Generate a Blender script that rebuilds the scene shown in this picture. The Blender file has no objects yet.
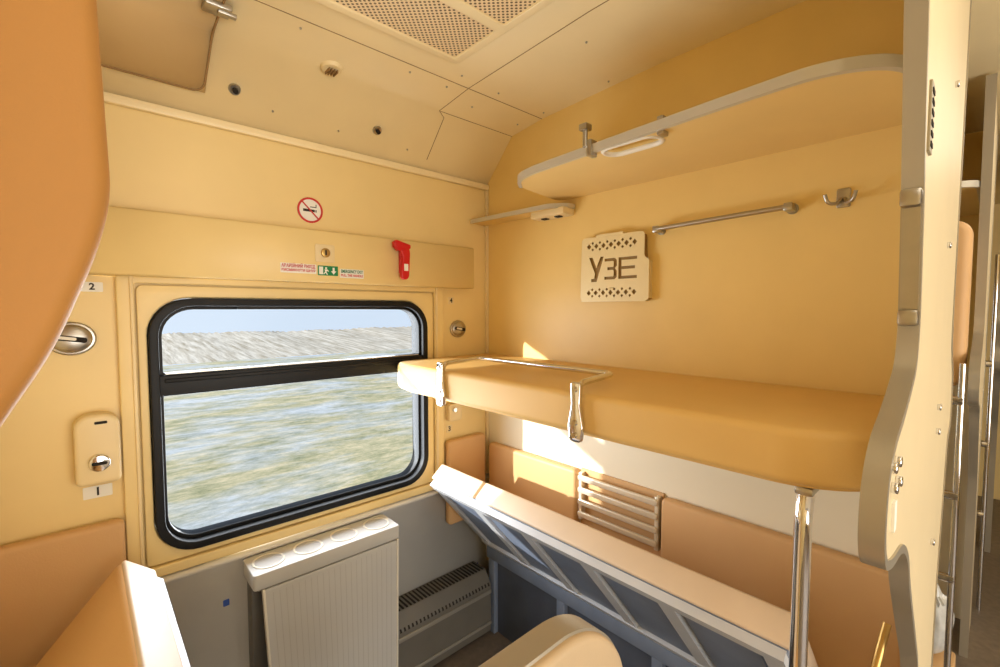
import bpy, bmesh, math, random
from mathutils import Vector, Matrix

# ------------------------------------------------------------------ helpers
COL = bpy.context.scene.collection

def lin(c):
    out = []
    for v in c:
        v = v / 255.0
        out.append(v / 12.92 if v <= 0.04045 else ((v + 0.055) / 1.055) ** 2.4)
    return tuple(out) + (1.0,)

def mat(name, rgb, rough=0.5, metal=0.0, var=0.04, nscale=6.0, bump=0.0, bscale=200.0, coat=0.0, spec=0.5):
    m = bpy.data.materials.new(name)
    m.use_nodes = True
    nt = m.node_tree
    b = nt.nodes["Principled BSDF"]
    c = lin(rgb)
    tc = nt.nodes.new("ShaderNodeTexCoord")
    nz = nt.nodes.new("ShaderNodeTexNoise")
    nz.inputs["Scale"].default_value = nscale
    nz.inputs["Detail"].default_value = 4
    nt.links.new(tc.outputs["Object"], nz.inputs["Vector"])
    r = nt.nodes.new("ShaderNodeValToRGB")
    r.color_ramp.elements[0].position = 0.3
    r.color_ramp.elements[1].position = 0.7
    r.color_ramp.elements[0].color = tuple(max(0, v * (1 - var)) for v in c[:3]) + (1,)
    r.color_ramp.elements[1].color = tuple(min(1, v * (1 + var)) for v in c[:3]) + (1,)
    nt.links.new(nz.outputs["Fac"], r.inputs["Fac"])
    nt.links.new(r.outputs["Color"], b.inputs["Base Color"])
    b.inputs["Roughness"].default_value = rough
    b.inputs["Metallic"].default_value = metal
    b.inputs["Specular IOR Level"].default_value = spec
    if coat:
        b.inputs["Coat Weight"].default_value = coat
        b.inputs["Coat Roughness"].default_value = 0.25
    if bump:
        n2 = nt.nodes.new("ShaderNodeTexNoise")
        n2.inputs["Scale"].default_value = bscale
        n2.inputs["Detail"].default_value = 3
        nt.links.new(tc.outputs["Object"], n2.inputs["Vector"])
        bp = nt.nodes.new("ShaderNodeBump")
        bp.inputs["Strength"].default_value = bump
        bp.inputs["Distance"].default_value = 0.002
        nt.links.new(n2.outputs["Fac"], bp.inputs["Height"])
        nt.links.new(bp.outputs["Normal"], b.inputs["Normal"])
    return m

def finish(ob, m, smooth=True):
    me = ob.data
    me.materials.clear()
    if m:
        me.materials.append(m)
    if smooth:
        for p in me.polygons:
            p.use_smooth = True
        try:
            me.set_sharp_from_angle(angle=math.radians(38))
        except Exception:
            pass
    return ob

def newobj(name, bm, m, smooth=True):
    bmesh.ops.recalc_face_normals(bm, faces=bm.faces)
    me = bpy.data.meshes.new(name)
    bm.to_mesh(me)
    bm.free()
    ob = bpy.data.objects.new(name, me)
    COL.objects.link(ob)
    return finish(ob, m, smooth)

def box(name, a, b, m, bevel=0.0, seg=2):
    bm = bmesh.new()
    bmesh.ops.create_cube(bm, size=1)
    a = Vector(a); b = Vector(b)
    for v in bm.verts:
        v.co = Vector(((a.x + b.x) / 2 + v.co.x * (b.x - a.x), (a.y + b.y) / 2 + v.co.y * (b.y - a.y), (a.z + b.z) / 2 + v.co.z * (b.z - a.z)))
    if bevel:
        bmesh.ops.bevel(bm, geom=bm.edges[:], offset=bevel, segments=seg, profile=0.5, affect='EDGES')
    return newobj(name, bm, m, bool(bevel))

def rrect(x0, y0, x1, y1, r, n=8, rb=None):
    rb = r if rb is None else rb
    pts = []
    for cx, cy, a0, q in ((x1 - r, y1 - r, 0, r), (x0 + r, y1 - r, 90, r), (x0 + rb, y0 + rb, 180, rb), (x1 - rb, y0 + rb, 270, rb)):
        for i in range(n + 1):
            a = math.radians(a0 + 90 * i / n)
            pts.append((cx + q * math.cos(a), cy + q * math.sin(a)))
    return pts

def circ(cx, cy, r, n=28, ry=None):
    ry = ry or r
    return [(cx + r * math.cos(2 * math.pi * i / n), cy + ry * math.sin(2 * math.pi * i / n)) for i in range(n)]

def fillet(pts, r, n=6, closed=True):
    P = [Vector(p) for p in pts]
    out = []
    N = len(P)
    for i in range(N):
        if not closed and (i == 0 or i == N - 1):
            out.append(P[i]); continue
        a, b, c = P[i - 1], P[i], P[(i + 1) % N]
        d1 = (a - b); d2 = (c - b)
        rr = min(r, d1.length * 0.49, d2.length * 0.49)
        p1 = b + d1.normalized() * rr
        p2 = b + d2.normalized() * rr
        for k in range(n + 1):
            t = k / n
            out.append(p1 * (1 - t) ** 2 + b * 2 * t * (1 - t) + p2 * t * t)
    return [tuple(p) for p in out]

MAPS = {
    'XZ': lambda u, v, w: (u, w, v),
    'YZ': lambda u, v, w: (w, u, v),
    'RW': lambda u, v, w: (w, -u, v),
    'XY': lambda u, v, w: (u, v, w),
}

def curve_mesh(cu):
    tmp = bpy.data.objects.new("tmp", cu)
    COL.objects.link(tmp)
    bpy.context.view_layer.update()
    dg = bpy.context.evaluated_depsgraph_get()
    me = bpy.data.meshes.new_from_object(tmp.evaluated_get(dg))
    bpy.data.objects.remove(tmp)
    bm = bmesh.new(); bm.from_mesh(me)
    bpy.data.meshes.remove(me)
    return bm

def prism(name, loops, plane, lo, hi, m, bevel=0.0, bres=2, smooth=True):
    if not isinstance(loops[0][0], (tuple, list, Vector)):
        loops = [loops]
    cu = bpy.data.curves.new(name, 'CURVE')
    cu.dimensions = '2D'
    cu.fill_mode = 'BOTH'
    for lp in loops:
        sp = cu.splines.new('POLY')
        sp.points.add(len(lp) - 1)
        for i, p in enumerate(lp):
            sp.points[i].co = (p[0], p[1], 0, 1)
        sp.use_cyclic_u = True
    half = abs(hi - lo) / 2
    cu.extrude = max(0.0, half - bevel)
    if bevel:
        cu.bevel_depth = bevel
        cu.bevel_resolution = bres
        cu.offset = -bevel
    bm = curve_mesh(cu)
    f = MAPS[plane]
    mid = (lo + hi) / 2
    for v in bm.verts:
        v.co = Vector(f(v.co.x, v.co.y, v.co.z + mid))
    bmesh.ops.remove_doubles(bm, verts=bm.verts, dist=0.00005)
    return newobj(name, bm, m, smooth)

def textobj(name, body, size, plane, u, v, w, m, align='CENTER', depth=0.0004, bold=0.0):
    cu = bpy.data.curves.new(name, 'FONT')
    cu.body = body
    cu.size = size
    cu.align_x = align
    cu.align_y = 'CENTER'
    cu.extrude = depth
    cu.offset = bold
    bm = curve_mesh(cu)
    f = MAPS[plane]
    for vv in bm.verts:
        vv.co = Vector(f(vv.co.x + u, vv.co.y + v, vv.co.z + w))
    return newobj(name, bm, m, False)

def tube(name, pts, r, m, cyclic=False, res=4):
    cu = bpy.data.curves.new(name, 'CURVE')
    cu.dimensions = '3D'
    cu.bevel_depth = r
    cu.bevel_resolution = res
    cu.use_fill_caps = True
    sp = cu.splines.new('POLY')
    sp.points.add(len(pts) - 1)
    for i, p in enumerate(pts):
        sp.points[i].co = tuple(p) + (1,)
    sp.use_cyclic_u = cyclic
    return newobj(name, curve_mesh(cu), m, True)

def sweep(name, path, prof, up, m, closed=False):
    P = [Vector(p) for p in path]
    up = Vector(up)
    N = len(P)
    bm = bmesh.new()
    rings = []
    for i in range(N):
        if closed:
            T = (P[(i + 1) % N] - P[i - 1])
        else:
            T = P[min(i + 1, N - 1)] - P[max(i - 1, 0)]
        T.normalize()
        S = T.cross(up).normalized()
        rings.append([bm.verts.new(P[i] + S * a + up * b) for a, b in prof])
    K = len(prof)
    for i in range(N if closed else N - 1):
        A = rings[i]; B = rings[(i + 1) % N]
        for k in range(K):
            bm.faces.new((A[k], A[(k + 1) % K], B[(k + 1) % K], B[k]))
    if not closed:
        bm.faces.new(rings[0]); bm.faces.new(rings[-1])
    return newobj(name, bm, m, True)

def join(name, obs, m=None):
    bm = bmesh.new()
    for o in obs:
        bm.from_mesh(o.data)
    mm = m or obs[0].data.materials[0]
    for o in obs:
        bpy.data.objects.remove(o)
    me = bpy.data.meshes.new(name)
    bm.to_mesh(me); bm.free()
    ob = bpy.data.objects.new(name, me)
    COL.objects.link(ob)
    return finish(ob, mm, True)

def thing(name, label, cat, base, parts, group=None):
    e = bpy.data.objects.new(name, None)
    e.empty_display_size = 0.05
    e.location = base
    COL.objects.link(e)
    e["label"] = label; e["category"] = cat
    if group:
        e["group"] = group
    for o in parts:
        o.data.transform(Matrix.Translation(-Vector(base)))
        o.parent = e
    return e

def single(ob, label, cat, group=None):
    ob["label"] = label; ob["category"] = cat
    if group:
        ob["group"] = group
    return ob

def struct(ob):
    ob["kind"] = "structure"
    return ob

# ------------------------------------------------------------------ materials
def wall_bounce_tint(name, up, low):  # upper half painted yellower for light bounced off the orange berths
    m = mat(name, up, 0.42, var=0.02, bump=0.05, bscale=120)
    nt = m.node_tree
    b = nt.nodes["Principled BSDF"]
    ramp = [n for n in nt.nodes if n.type == 'VALTORGB'][0]
    tc = [n for n in nt.nodes if n.type == 'TEX_COORD'][0]
    sep = nt.nodes.new("ShaderNodeSeparateXYZ")
    nt.links.new(tc.outputs["Object"], sep.inputs[0])
    mr = nt.nodes.new("ShaderNodeMapRange")
    mr.inputs["From Min"].default_value = 1.38
    mr.inputs["From Max"].default_value = 1.40
    nt.links.new(sep.outputs["Z"], mr.inputs["Value"])
    mx = nt.nodes.new("ShaderNodeMix"); mx.data_type = 'RGBA'
    mx.inputs["A"].default_value = lin(low)
    nt.links.new(mr.outputs["Result"], mx.inputs["Factor"])
    nt.links.new(ramp.outputs["Color"], mx.inputs["B"])
    nt.links.new(mx.outputs["Result"], b.inputs["Base Color"])
    return m

WALL = (241, 215, 152)
M_wall = mat("cream yellow wall laminate", WALL, 0.42, var=0.02, bump=0.05, bscale=120)
M_wallR = wall_bounce_tint("wall laminate with bounce tint", (242, 211, 138), (238, 229, 206))
M_low = mat("grey cream lower wall panel", (232, 228, 218), 0.5, var=0.03, bump=0.05, bscale=120)
M_ceil = mat("cream ceiling plastic", (248, 229, 182), 0.4, var=0.02)
M_ceils = mat("cream luggage shelf laminate", (234, 202, 132), 0.4, var=0.02)
M_hatch = mat("tan hatch plastic", (226, 196, 144), 0.45, var=0.03)
M_seam = mat("panel seam shadow gap", (150, 118, 74), 0.8)
M_vinyl = mat("yellow tan leatherette", (228, 187, 114), 0.5, var=0.04, nscale=3, bump=0.2, bscale=260, spec=0.35)
M_vinyl3 = mat("muted orange tan leatherette", (184, 132, 70), 0.6, var=0.04, nscale=3, bump=0.2, bscale=260, spec=0.25)
M_vinyl2 = mat("peach tan leatherette", (214, 172, 122), 0.5, var=0.04, nscale=3, bump=0.2, bscale=260, spec=0.35)
M_pale = mat("pale cream and lit edge leatherette", (218, 196, 172), 0.5, var=0.04, bump=0.2, bscale=260)
M_bunkpale = mat("cream leatherette side band", (224, 200, 170), 0.5, var=0.04, bump=0.2, bscale=260)
M_seatb = mat("beige leatherette seat back", (200, 176, 142), 0.5, var=0.04, bump=0.2, bscale=260)
M_panel = mat("pale cream partition laminate", (224, 206, 168), 0.42, var=0.02)
M_trim = mat("satin grey edge profile", (200, 194, 180), 0.35, 0.3, var=0.03)
M_trimd = mat("grey beige metal edge profile", (172, 164, 148), 0.32, 0.45, var=0.03)
M_white = mat("off white plastic", (238, 232, 218), 0.35, var=0.02)
M_slat = mat("pale satin metal slat", (226, 218, 200), 0.3, 0.4, var=0.02)
M_table = mat("grey white plastic table", (206, 205, 202), 0.4, var=0.02)
M_tabled = mat("grey table groove", (190, 188, 184), 0.5, var=0.02)
M_cream = mat("cream plastic fitting", (236, 214, 166), 0.4, var=0.02)
M_chrome = mat("polished chrome", (225, 225, 228), 0.09, 1.0, var=0.02)
M_steel = mat("brushed steel", (182, 178, 170), 0.32, 1.0, var=0.06, nscale=20)
M_frame = mat("painted light grey steel frame", (204, 207, 212), 0.45, 0.2, var=0.06)
M_framed = mat("blue grey steel sheet", (128, 140, 162), 0.45, 0.25, var=0.12, nscale=7)
M_framek = mat("blue grey bin sheet painted in shade", (84, 92, 108), 0.5, 0.2, var=0.12, nscale=7)  # steel sheet colour darkened to paint the shade beneath the lid
M_black = mat("black window rubber", (16, 17, 20), 0.5, var=0.1, spec=0.3)
M_dark = mat("dark recess", (30, 26, 22), 0.8)
M_heat = mat("dark grey heater enamel", (120, 116, 108), 0.45, 0.3, var=0.08)
M_heatl = mat("grey heater slat", (156, 151, 140), 0.4, 0.3, var=0.05)
M_red = mat("red plastic", (205, 20, 28), 0.3, var=0.03)
M_redink = mat("red print", (200, 40, 35), 0.5)
M_green = mat("emergency sign green", (0, 130, 75), 0.5)
M_greenink = mat("green print", (20, 120, 70), 0.5)
M_paper = mat("white sticker", (244, 243, 236), 0.5, var=0.01)
M_ink = mat("black print", (25, 22, 20), 0.6)
M_blue = mat("blue sticker", (60, 90, 170), 0.5)
M_floor = mat("brown grey vinyl flooring", (118, 106, 94), 0.5, var=0.15, nscale=30)
M_gold = mat("brass yellow metal", (190, 155, 92), 0.3, 0.8)
M_plaque = mat("grey beige plaque", (150, 138, 112), 0.4, 0.2)
M_bag = mat("translucent grey plastic film", (196, 196, 192), 0.2, var=0.15, nscale=25)

def glass_mat():
    m = bpy.data.materials.new("window pane glass")
    m.use_nodes = True
    nt = m.node_tree; nt.nodes.clear()
    o = nt.nodes.new("ShaderNodeOutputMaterial")
    t = nt.nodes.new("ShaderNodeBsdfTransparent"); t.inputs[0].default_value = (0.96, 0.98, 1.0, 1)
    g = nt.nodes.new("ShaderNodeBsdfGlossy"); g.inputs["Roughness"].default_value = 0.25
    mx = nt.nodes.new("ShaderNodeMixShader")
    nz = nt.nodes.new("ShaderNodeTexNoise"); nz.inputs["Scale"].default_value = 3
    mr = nt.nodes.new("ShaderNodeMapRange")
    mr.inputs["To Min"].default_value = 0.006; mr.inputs["To Max"].default_value = 0.012
    nt.links.new(nz.outputs["Fac"], mr.inputs["Value"])
    nt.links.new(mr.outputs["Result"], mx.inputs[0])
    nt.links.new(t.outputs[0], mx.inputs[1]); nt.links.new(g.outputs[0], mx.inputs[2])
    nt.links.new(mx.outputs[0], o.inputs[0])
    return m
M_glass = glass_mat()

def perf_mat():
    m = bpy.data.materials.new("perforated vent sheet")
    m.use_nodes = True
    nt = m.node_tree; b = nt.nodes["Principled BSDF"]
    tc = nt.nodes.new("ShaderNodeTexCoord")
    mp = nt.nodes.new("ShaderNodeMapping"); mp.inputs["Rotation"].default_value = (0, 0, math.radians(45)); mp.inputs["Scale"].default_value = (75, 75, 75)
    fr = nt.nodes.new("ShaderNodeVectorMath"); fr.operation = 'FRACTION'
    sx = nt.nodes.new("ShaderNodeSeparateXYZ")
    cx = nt.nodes.new("ShaderNodeCombineXYZ")
    ds = nt.nodes.new("ShaderNodeVectorMath"); ds.operation = 'DISTANCE'; ds.inputs[1].default_value = (0.5, 0.5, 0)
    lt = nt.nodes.new("ShaderNodeMath"); lt.operation = 'LESS_THAN'; lt.inputs[1].default_value = 0.30
    mx = nt.nodes.new("ShaderNodeMix"); mx.data_type = 'RGBA'
    mx.inputs["A"].default_value = lin((240, 216, 172)); mx.inputs["B"].default_value = lin((104, 80, 48))
    L = nt.links.new
    L(tc.outputs["Object"], mp.inputs[0]); L(mp.outputs[0], fr.inputs[0]); L(fr.outputs[0], sx.inputs[0])
    L(sx.outputs[0], cx.inputs[0]); L(sx.outputs[1], cx.inputs[1]); L(cx.outputs[0], ds.inputs[0])
    L(ds.outputs["Value"], lt.inputs[0]); L(lt.outputs[0], mx.inputs["Factor"]); L(mx.outputs["Result"], b.inputs["Base Color"])
    b.inputs["Roughness"].default_value = 0.5
    return m
M_perf = perf_mat()

def ground_mat():
    m = bpy.data.materials.new("frosty winter grassland")
    m.use_nodes = True
    nt = m.node_tree; b = nt.nodes["Principled BSDF"]; L = nt.links.new
    b.inputs["Roughness"].default_value = 0.95
    b.inputs["Specular IOR Level"].default_value = 0.05
    tc = nt.nodes.new("ShaderNodeTexCoord")
    mp = nt.nodes.new("ShaderNodeMapping"); mp.inputs["Scale"].default_value = (0.45, 1.0, 1)
    n1 = nt.nodes.new("ShaderNodeTexNoise"); n1.inputs["Scale"].default_value = 3.4; n1.inputs["Detail"].default_value = 12; n1.inputs["Roughness"].default_value = 0.80
    L(tc.outputs["Object"], mp.inputs[0]); L(mp.outputs[0], n1.inputs["Vector"])
    r = nt.nodes.new("ShaderNodeValToRGB"); cr = r.color_ramp
    cr.elements[0].position = 0.32; cr.elements[0].color = lin((152, 152, 136))
    cr.elements[1].position = 0.68; cr.elements[1].color = lin((240, 234, 222))
    e = cr.elements.new(0.45); e.color = lin((190, 192, 186))
    e = cr.elements.new(0.55); e.color = lin((214, 214, 210))
    L(n1.outputs["Fac"], r.inputs["Fac"])
    n2 = nt.nodes.new("ShaderNodeTexNoise"); n2.inputs["Scale"].default_value = 0.7; n2.inputs["Detail"].default_value = 6; n2.inputs["Roughness"].default_value = 0.65
    L(mp.outputs[0], n2.inputs["Vector"])
    mr = nt.nodes.new("ShaderNodeMapRange"); mr.inputs["From Min"].default_value = 0.40; mr.inputs["From Max"].default_value = 0.58; mr.inputs["To Max"].default_value = 0.9
    L(n2.outputs["Fac"], mr.inputs["Value"])
    r2 = nt.nodes.new("ShaderNodeValToRGB")
    r2.color_ramp.elements[0].position = 0.36; r2.color_ramp.elements[0].color = lin((138, 142, 96))
    r2.color_ramp.elements[1].position = 0.62; r2.color_ramp.elements[1].color = lin((232, 210, 162))
    L(n1.outputs["Fac"], r2.inputs["Fac"])
    mx = nt.nodes.new("ShaderNodeMix"); mx.data_type = 'RGBA'
    L(mr.outputs["Result"], mx.inputs["Factor"]); L(r.outputs["Color"], mx.inputs["A"]); L(r2.outputs["Color"], mx.inputs["B"])
    L(mx.outputs["Result"], b.inputs["Base Color"])
    return m
M_ground = ground_mat()
def reed_mat():
    m = bpy.data.materials.new("pale dry reeds")
    m.use_nodes = True
    nt = m.node_tree; b = nt.nodes["Principled BSDF"]; L = nt.links.new
    b.inputs["Roughness"].default_value = 0.95
    b.inputs["Specular IOR Level"].default_value = 0.05
    tc = nt.nodes.new("ShaderNodeTexCoord")
    mp = nt.nodes.new("ShaderNodeMapping"); mp.inputs["Scale"].default_value = (3.0, 0.22, 0.8)
    n1 = nt.nodes.new("ShaderNodeTexNoise"); n1.inputs["Scale"].default_value = 1.2; n1.inputs["Detail"].default_value = 8; n1.inputs["Roughness"].default_value = 0.72
    L(tc.outputs["Object"], mp.inputs[0]); L(mp.outputs[0], n1.inputs["Vector"])
    r = nt.nodes.new("ShaderNodeValToRGB")
    r.color_ramp.elements[0].position = 0.36; r.color_ramp.elements[0].color = lin((176, 158, 130))
    r.color_ramp.elements[1].position = 0.62; r.color_ramp.elements[1].color = lin((246, 232, 210))
    L(n1.outputs["Fac"], r.inputs["Fac"]); L(r.outputs["Color"], b.inputs["Base Color"])
    return m
M_reed = reed_mat()

# ------------------------------------------------------------------ room shell
XL, XR, YW = -0.23, 1.644, 1.90
AY = -3.0  # unseen aisle wall set back past coach width to spread the fill
struct(box("floor", (-1.6, AY, -0.05), (6.0, 2.0, 0.0), M_floor))
WINHOLE = rrect(0.16, 0.86, 1.24, 1.74, 0.125)
struct(prism("wall_window", [[(-1.6, 0), (1.66, 0), (1.66, 2.42), (-1.6, 2.42)], WINHOLE], 'XZ', 1.90, 1.985, M_wall))
struct(prism("wall_window_next", [[(1.66, 0), (6.0, 0), (6.0, 2.42), (1.66, 2.42)], rrect(2.05, 0.86, 3.12, 1.74, 0.12)], 'XZ', 1.90, 1.985, M_wall))
struct(box("wall_right", (XR, 0.12, 0.0), (XR + 0.032, 1.90, 2.64), M_wallR))
struct(box("wall_left", (XL - 0.03, 0.12, 0.0), (XL, 1.90, 2.64), M_wall))
struct(box("wall_aisle", (-1.6, AY - 0.05, 0.0), (6.0, AY, 2.7), M_wall))
struct(box("wall_end", (6.0, AY, 0.0), (6.05, 2.0, 2.7), M_wall))
struct(box("wall_start", (-1.65, AY, 0.0), (-1.6, 2.0, 2.7), M_wall))
CP = [(1.90, 2.365), (1.705, 2.575), (1.50, 2.600), (0.9, 2.625), (-1.1, 2.64), (AY, 2.64)]
cprof = [(1.985, 2.365)] + CP + [(AY, 2.72), (1.985, 2.72)]
struct(prism("ceiling", cprof, 'YZ', -1.6, 6.0, M_ceil, smooth=False))
struct(box("trim_1", (XL, 1.878, 2.338), (XR, 1.90, 2.368), M_ceil, 0.006))
struct(prism("trim_2", [(1.90, 0.0), (1.888, 0.0), (1.888, 0.765), (1.870, 0.775), (1.870, 0.788), (1.90, 0.800)], 'YZ', XL, XR, M_low, smooth=False))
struct(prism("trim_3", [rrect(0.085, 0.800, 1.335, 1.808, 0.008), rrect(0.13, 0.835, 1.285, 1.785, 0.01)], 'XZ', 1.874, 1.90, M_wall, 0.004))
struct(prism("trim_4", [rrect(0.135, 0.840, 1.28, 1.78, 0.02), rrect(0.158, 0.862, 1.242, 1.742, 0.125)], 'XZ', 1.884, 1.90, M_wall, 0.003))
struct(box("trim_5", (0.118, 1.866, 0.80), (0.128, 1.90, 1.81), M_cream, 0.002))
struct(box("trim_6", (1.287, 1.866, 0.80), (1.297, 1.90, 1.81), M_cream, 0.002))
struct(box("trim_7", (1.628, 1.884, 0.3), (1.644, 1.90, 2.34), M_cream, 0.003))
def cz(y):
    for (y0, z0), (y1, z1) in zip(CP[:-1], CP[1:]):
        if y1 <= y <= y0:
            return z0 + (z1 - z0) * (y - y0) / (y1 - y0)
    return 2.64
def seam(n, pts):
    obs = []
    for (a, b) in zip(pts[:-1], pts[1:]):
        obs.append(tube("s", [a, b], 0.0016, M_seam, res=1))
    return struct(join("trim_%d" % n, obs, M_seam))
seam(8, [(XL, 1.50, cz(1.50)), (XR, 1.50, cz(1.50))])
seam(9, [(1.20, 1.50, cz(1.50)), (1.20, 0.9, cz(0.9)), (1.20, 0.2, cz(0.2))])
seam(10, [(1.20, 1.50, cz(1.50)), (1.20, 1.705, cz(1.705)), (1.235, 1.72, cz(1.72)), (1.235, 1.86, cz(1.86))])
seam(11, [(1.20, 1.705, cz(1.705)), (XR, 1.705, cz(1.705))])

# ------------------------------------------------------------------ window
gasket = prism("gasket", [rrect(0.162, 0.862, 1.238, 1.738, 0.125), rrect(0.188, 0.888, 1.212, 1.712, 0.102)], 'XZ', 1.868, 1.975, M_black, 0.003)
sash_top = prism("sash", [rrect(0.186, 1.470, 1.214, 1.714, 0.104, rb=0.004), rrect(0.199, 1.484, 1.201, 1.700, 0.092, rb=0.010)], 'XZ', 1.890, 1.94, M_black, 0.002)
def flipz(p, z):
    return [(a, 2 * z - b) for a, b in p]
lo_out = flipz(rrect(0.186, 0.886, 1.214, 1.446, 0.104, rb=0.004), 1.166)
lo_in = flipz(rrect(0.199, 0.922, 1.201, 1.430, 0.092, rb=0.010), 1.166)
sash_low = prism("sash", [lo_out, lo_in], 'XZ', 1.90, 1.95, M_black, 0.002)
bar = prism("crossbar", [(0.17, 1.410), (1.23, 1.410), (1.23, 1.480), (0.17, 1.480)], 'XZ', 1.872, 1.96, M_black, 0.004)
bar2 = box("latch_rail", (0.20, 1.864, 1.455), (1.20, 1.874, 1.468), M_black, 0.003)
barh = box("latch_rail", (0.42, 1.858, 1.700), (0.98, 1.868, 1.712), M_black, 0.003)
silv = box("highlight_strip", (0.205, 1.884, 1.482), (1.195, 1.889, 1.486), M_steel)  # thin bright strip drawn for the highlight line along the top pane
g1 = prism("pane", rrect(0.196, 1.480, 1.204, 1.704, 0.08, rb=0.01), 'XZ', 1.915, 1.919, M_glass)
g2 = prism("pane", flipz(rrect(0.196, 0.900, 1.204, 1.428, 0.085, rb=0.01), 1.161), 'XZ', 1.925, 1.929, M_glass)
w = thing("window_1", "rounded train window with black rubber frame and hopper pane", "window", (0.70, 1.92, 0.86), [gasket, sash_top, sash_low, bar, bar2, barh, silv, g1, g2])
struct(w)

# ------------------------------------------------------------------ pelmet and signs
VY = 1.805
val = prism("pelmet", [(1.900, 2.014), (VY + 0.006, 2.010), (VY, 2.002), (VY, 1.812), (VY + 0.004, 1.806), (1.900, 1.806)], 'YZ', XL, 1.475, M_wall, smooth=False)
single(val, "cream boxed pelmet running above the train window", "pelmet")

plate = prism("plate", rrect(0.680, 1.885, 0.757, 1.955, 0.006), 'XZ', VY - 0.004, VY, M_cream, 0.0015)
knob = prism("knob", circ(0.719, 1.922, 0.018), 'XZ', VY - 0.012, VY - 0.004, M_gold, 0.003)
key = box("keyhole", (0.716, VY - 0.0135, 1.912), (0.722, VY - 0.0115, 1.932), M_ink)
thing("lock_plate", "small cream plate with round brass key switch", "switch", (0.72, VY, 1.92), [plate, knob, key])

sg = prism("board", rrect(0.690, 1.834, 0.770, 1.872, 0.002), 'XZ', VY - 0.002, VY, M_green)
pieces = []
y0 = VY - 0.0026; y1 = VY - 0.0020
pieces.append(prism("p", [(0.694, 1.838), (0.710, 1.838), (0.710, 1.868), (0.694, 1.868)], 'XZ', y0, y1, M_paper))
pieces.append(prism("p", circ(0.722, 1.863, 0.004, 12), 'XZ', y0, y1, M_paper))
pieces.append(prism("p", [(0.716, 1.858), (0.727, 1.858), (0.733, 1.851), (0.730, 1.849), (0.725, 1.853), (0.723, 1.847), (0.729, 1.838), (0.725, 1.837), (0.719, 1.845), (0.714, 1.838), (0.711, 1.840), (0.718, 1.849)], 'XZ', y0, y1, M_paper))
pieces.append(prism("p", [(0.748, 1.866), (0.756, 1.866), (0.756, 1.852), (0.763, 1.852), (0.752, 1.839), (0.741, 1.852), (0.748, 1.852)], 'XZ', y0, y1, M_paper))
pic = join("pictogram", pieces, M_paper)
thing("emergency_exit_sign", "green emergency exit sign with white running figure and arrow", "sign", (0.73, VY, 1.85), [sg, pic])

def label_strip(x0, x1, z, l1, l2, ink1, ink2, lab):
    b = prism("sticker", rrect(x0, z - 0.020, x1, z + 0.016, 0.002), 'XZ', VY - 0.0012, VY, M_paper)
    t1 = textobj("lettering", l1, 0.0175, 'XZ', (x0 + x1) / 2, z + 0.006, VY - 0.0018, ink1, bold=0.0004)
    t2 = textobj("lettering", l2, 0.0135, 'XZ', (x0 + x1) / 2, z - 0.010, VY - 0.0018, ink2, bold=0.0003)
    for t in (t1, t2):
        xs = [v.co.x for v in t.data.vertices]
        cx = (min(xs) + max(xs)) / 2; wd = max(xs) - min(xs); s = min(1.0, (x1 - x0 - 0.008) / wd)
        for v in t.data.vertices:
            v.co.x = cx + (v.co.x - cx) * s
    thing("sticker_label", lab, "label", ((x0 + x1) / 2, VY, z), [b, t1, t2])
label_strip(0.552, 0.684, 1.858, "АВАРІЙНИЙ ВИХІД", "ВИСМИКНУТИ ШНУР", M_redink, M_redink, "white instruction sticker with small red lettering on pelmet")
label_strip(0.778, 0.880, 1.848, "EMERGENCY EXIT", "PULL THE HANDLE", M_greenink, M_redink, "white instruction sticker with small green lettering on pelmet")

disc = prism("disc", circ(0.70, 2.10, 0.051, 40), 'XZ', 1.8975, 1.900, M_paper)
ring = prism("ring", [circ(0.70, 2.10, 0.051, 40), circ(0.70, 2.10, 0.043, 40)], 'XZ', 1.8965, 1.8975, M_redink)
slash = prism("slash", [(0.70 - 0.033, 2.10 + 0.029), (0.70 - 0.029, 2.10 + 0.033), (0.70 + 0.033, 2.10 - 0.029), (0.70 + 0.029, 2.10 - 0.033)], 'XZ', 1.8960, 1.8968, M_redink)
cig = join("cigarette", [box("a", (0.672, 1.8969, 2.094), (0.718, 1.8976, 2.104), M_ink), box("a", (0.721, 1.8969, 2.094), (0.725, 1.8976, 2.104), M_ink), box("a", (0.7, 1.8969, 2.112), (0.724, 1.8976, 2.115), M_ink), box("a", (0.722, 1.8969, 2.112), (0.725, 1.8976, 2.125), M_ink)], M_ink)
thing("no_smoking_sticker", "round white no smoking sticker with red ring", "sign", (0.70, 1.90, 2.10), [disc, ring, slash, cig])

HX = -0.060
def sh(p):
    return [(1.11 + (x - 1.11) * 0.80 + HX, z) for x, z in p]
hb = prism("handle", fillet(sh([(1.092, 1.965), (1.150, 1.975), (1.158, 1.95), (1.150, 1.845), (1.138, 1.832), (1.108, 1.832), (1.098, 1.85), (1.112, 1.93)]), 0.01, 4), 'XZ', VY - 0.032, VY - 0.012, M_red, 0.005)
hh = prism("head", fillet(sh([(1.055, 1.992), (1.072, 2.002), (1.160, 1.985), (1.160, 1.968), (1.085, 1.955), (1.060, 1.968)]), 0.006, 4), 'XZ', VY - 0.034, VY - 0.010, M_red, 0.005)
br = box("bracket", (1.105 + HX, VY - 0.014, 1.86), (1.14 + HX, VY, 1.965), M_redink, 0.003)
lb = box("label_patch", (1.115 + HX, VY - 0.0332, 1.87), (1.135 + HX, VY - 0.0315, 1.900), M_paper)
thing("emergency_hammer", "red emergency hammer clipped to pelmet beside sign", "hammer", (1.11 + HX, VY, 1.9), [hb, hh, br, lb])

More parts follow.
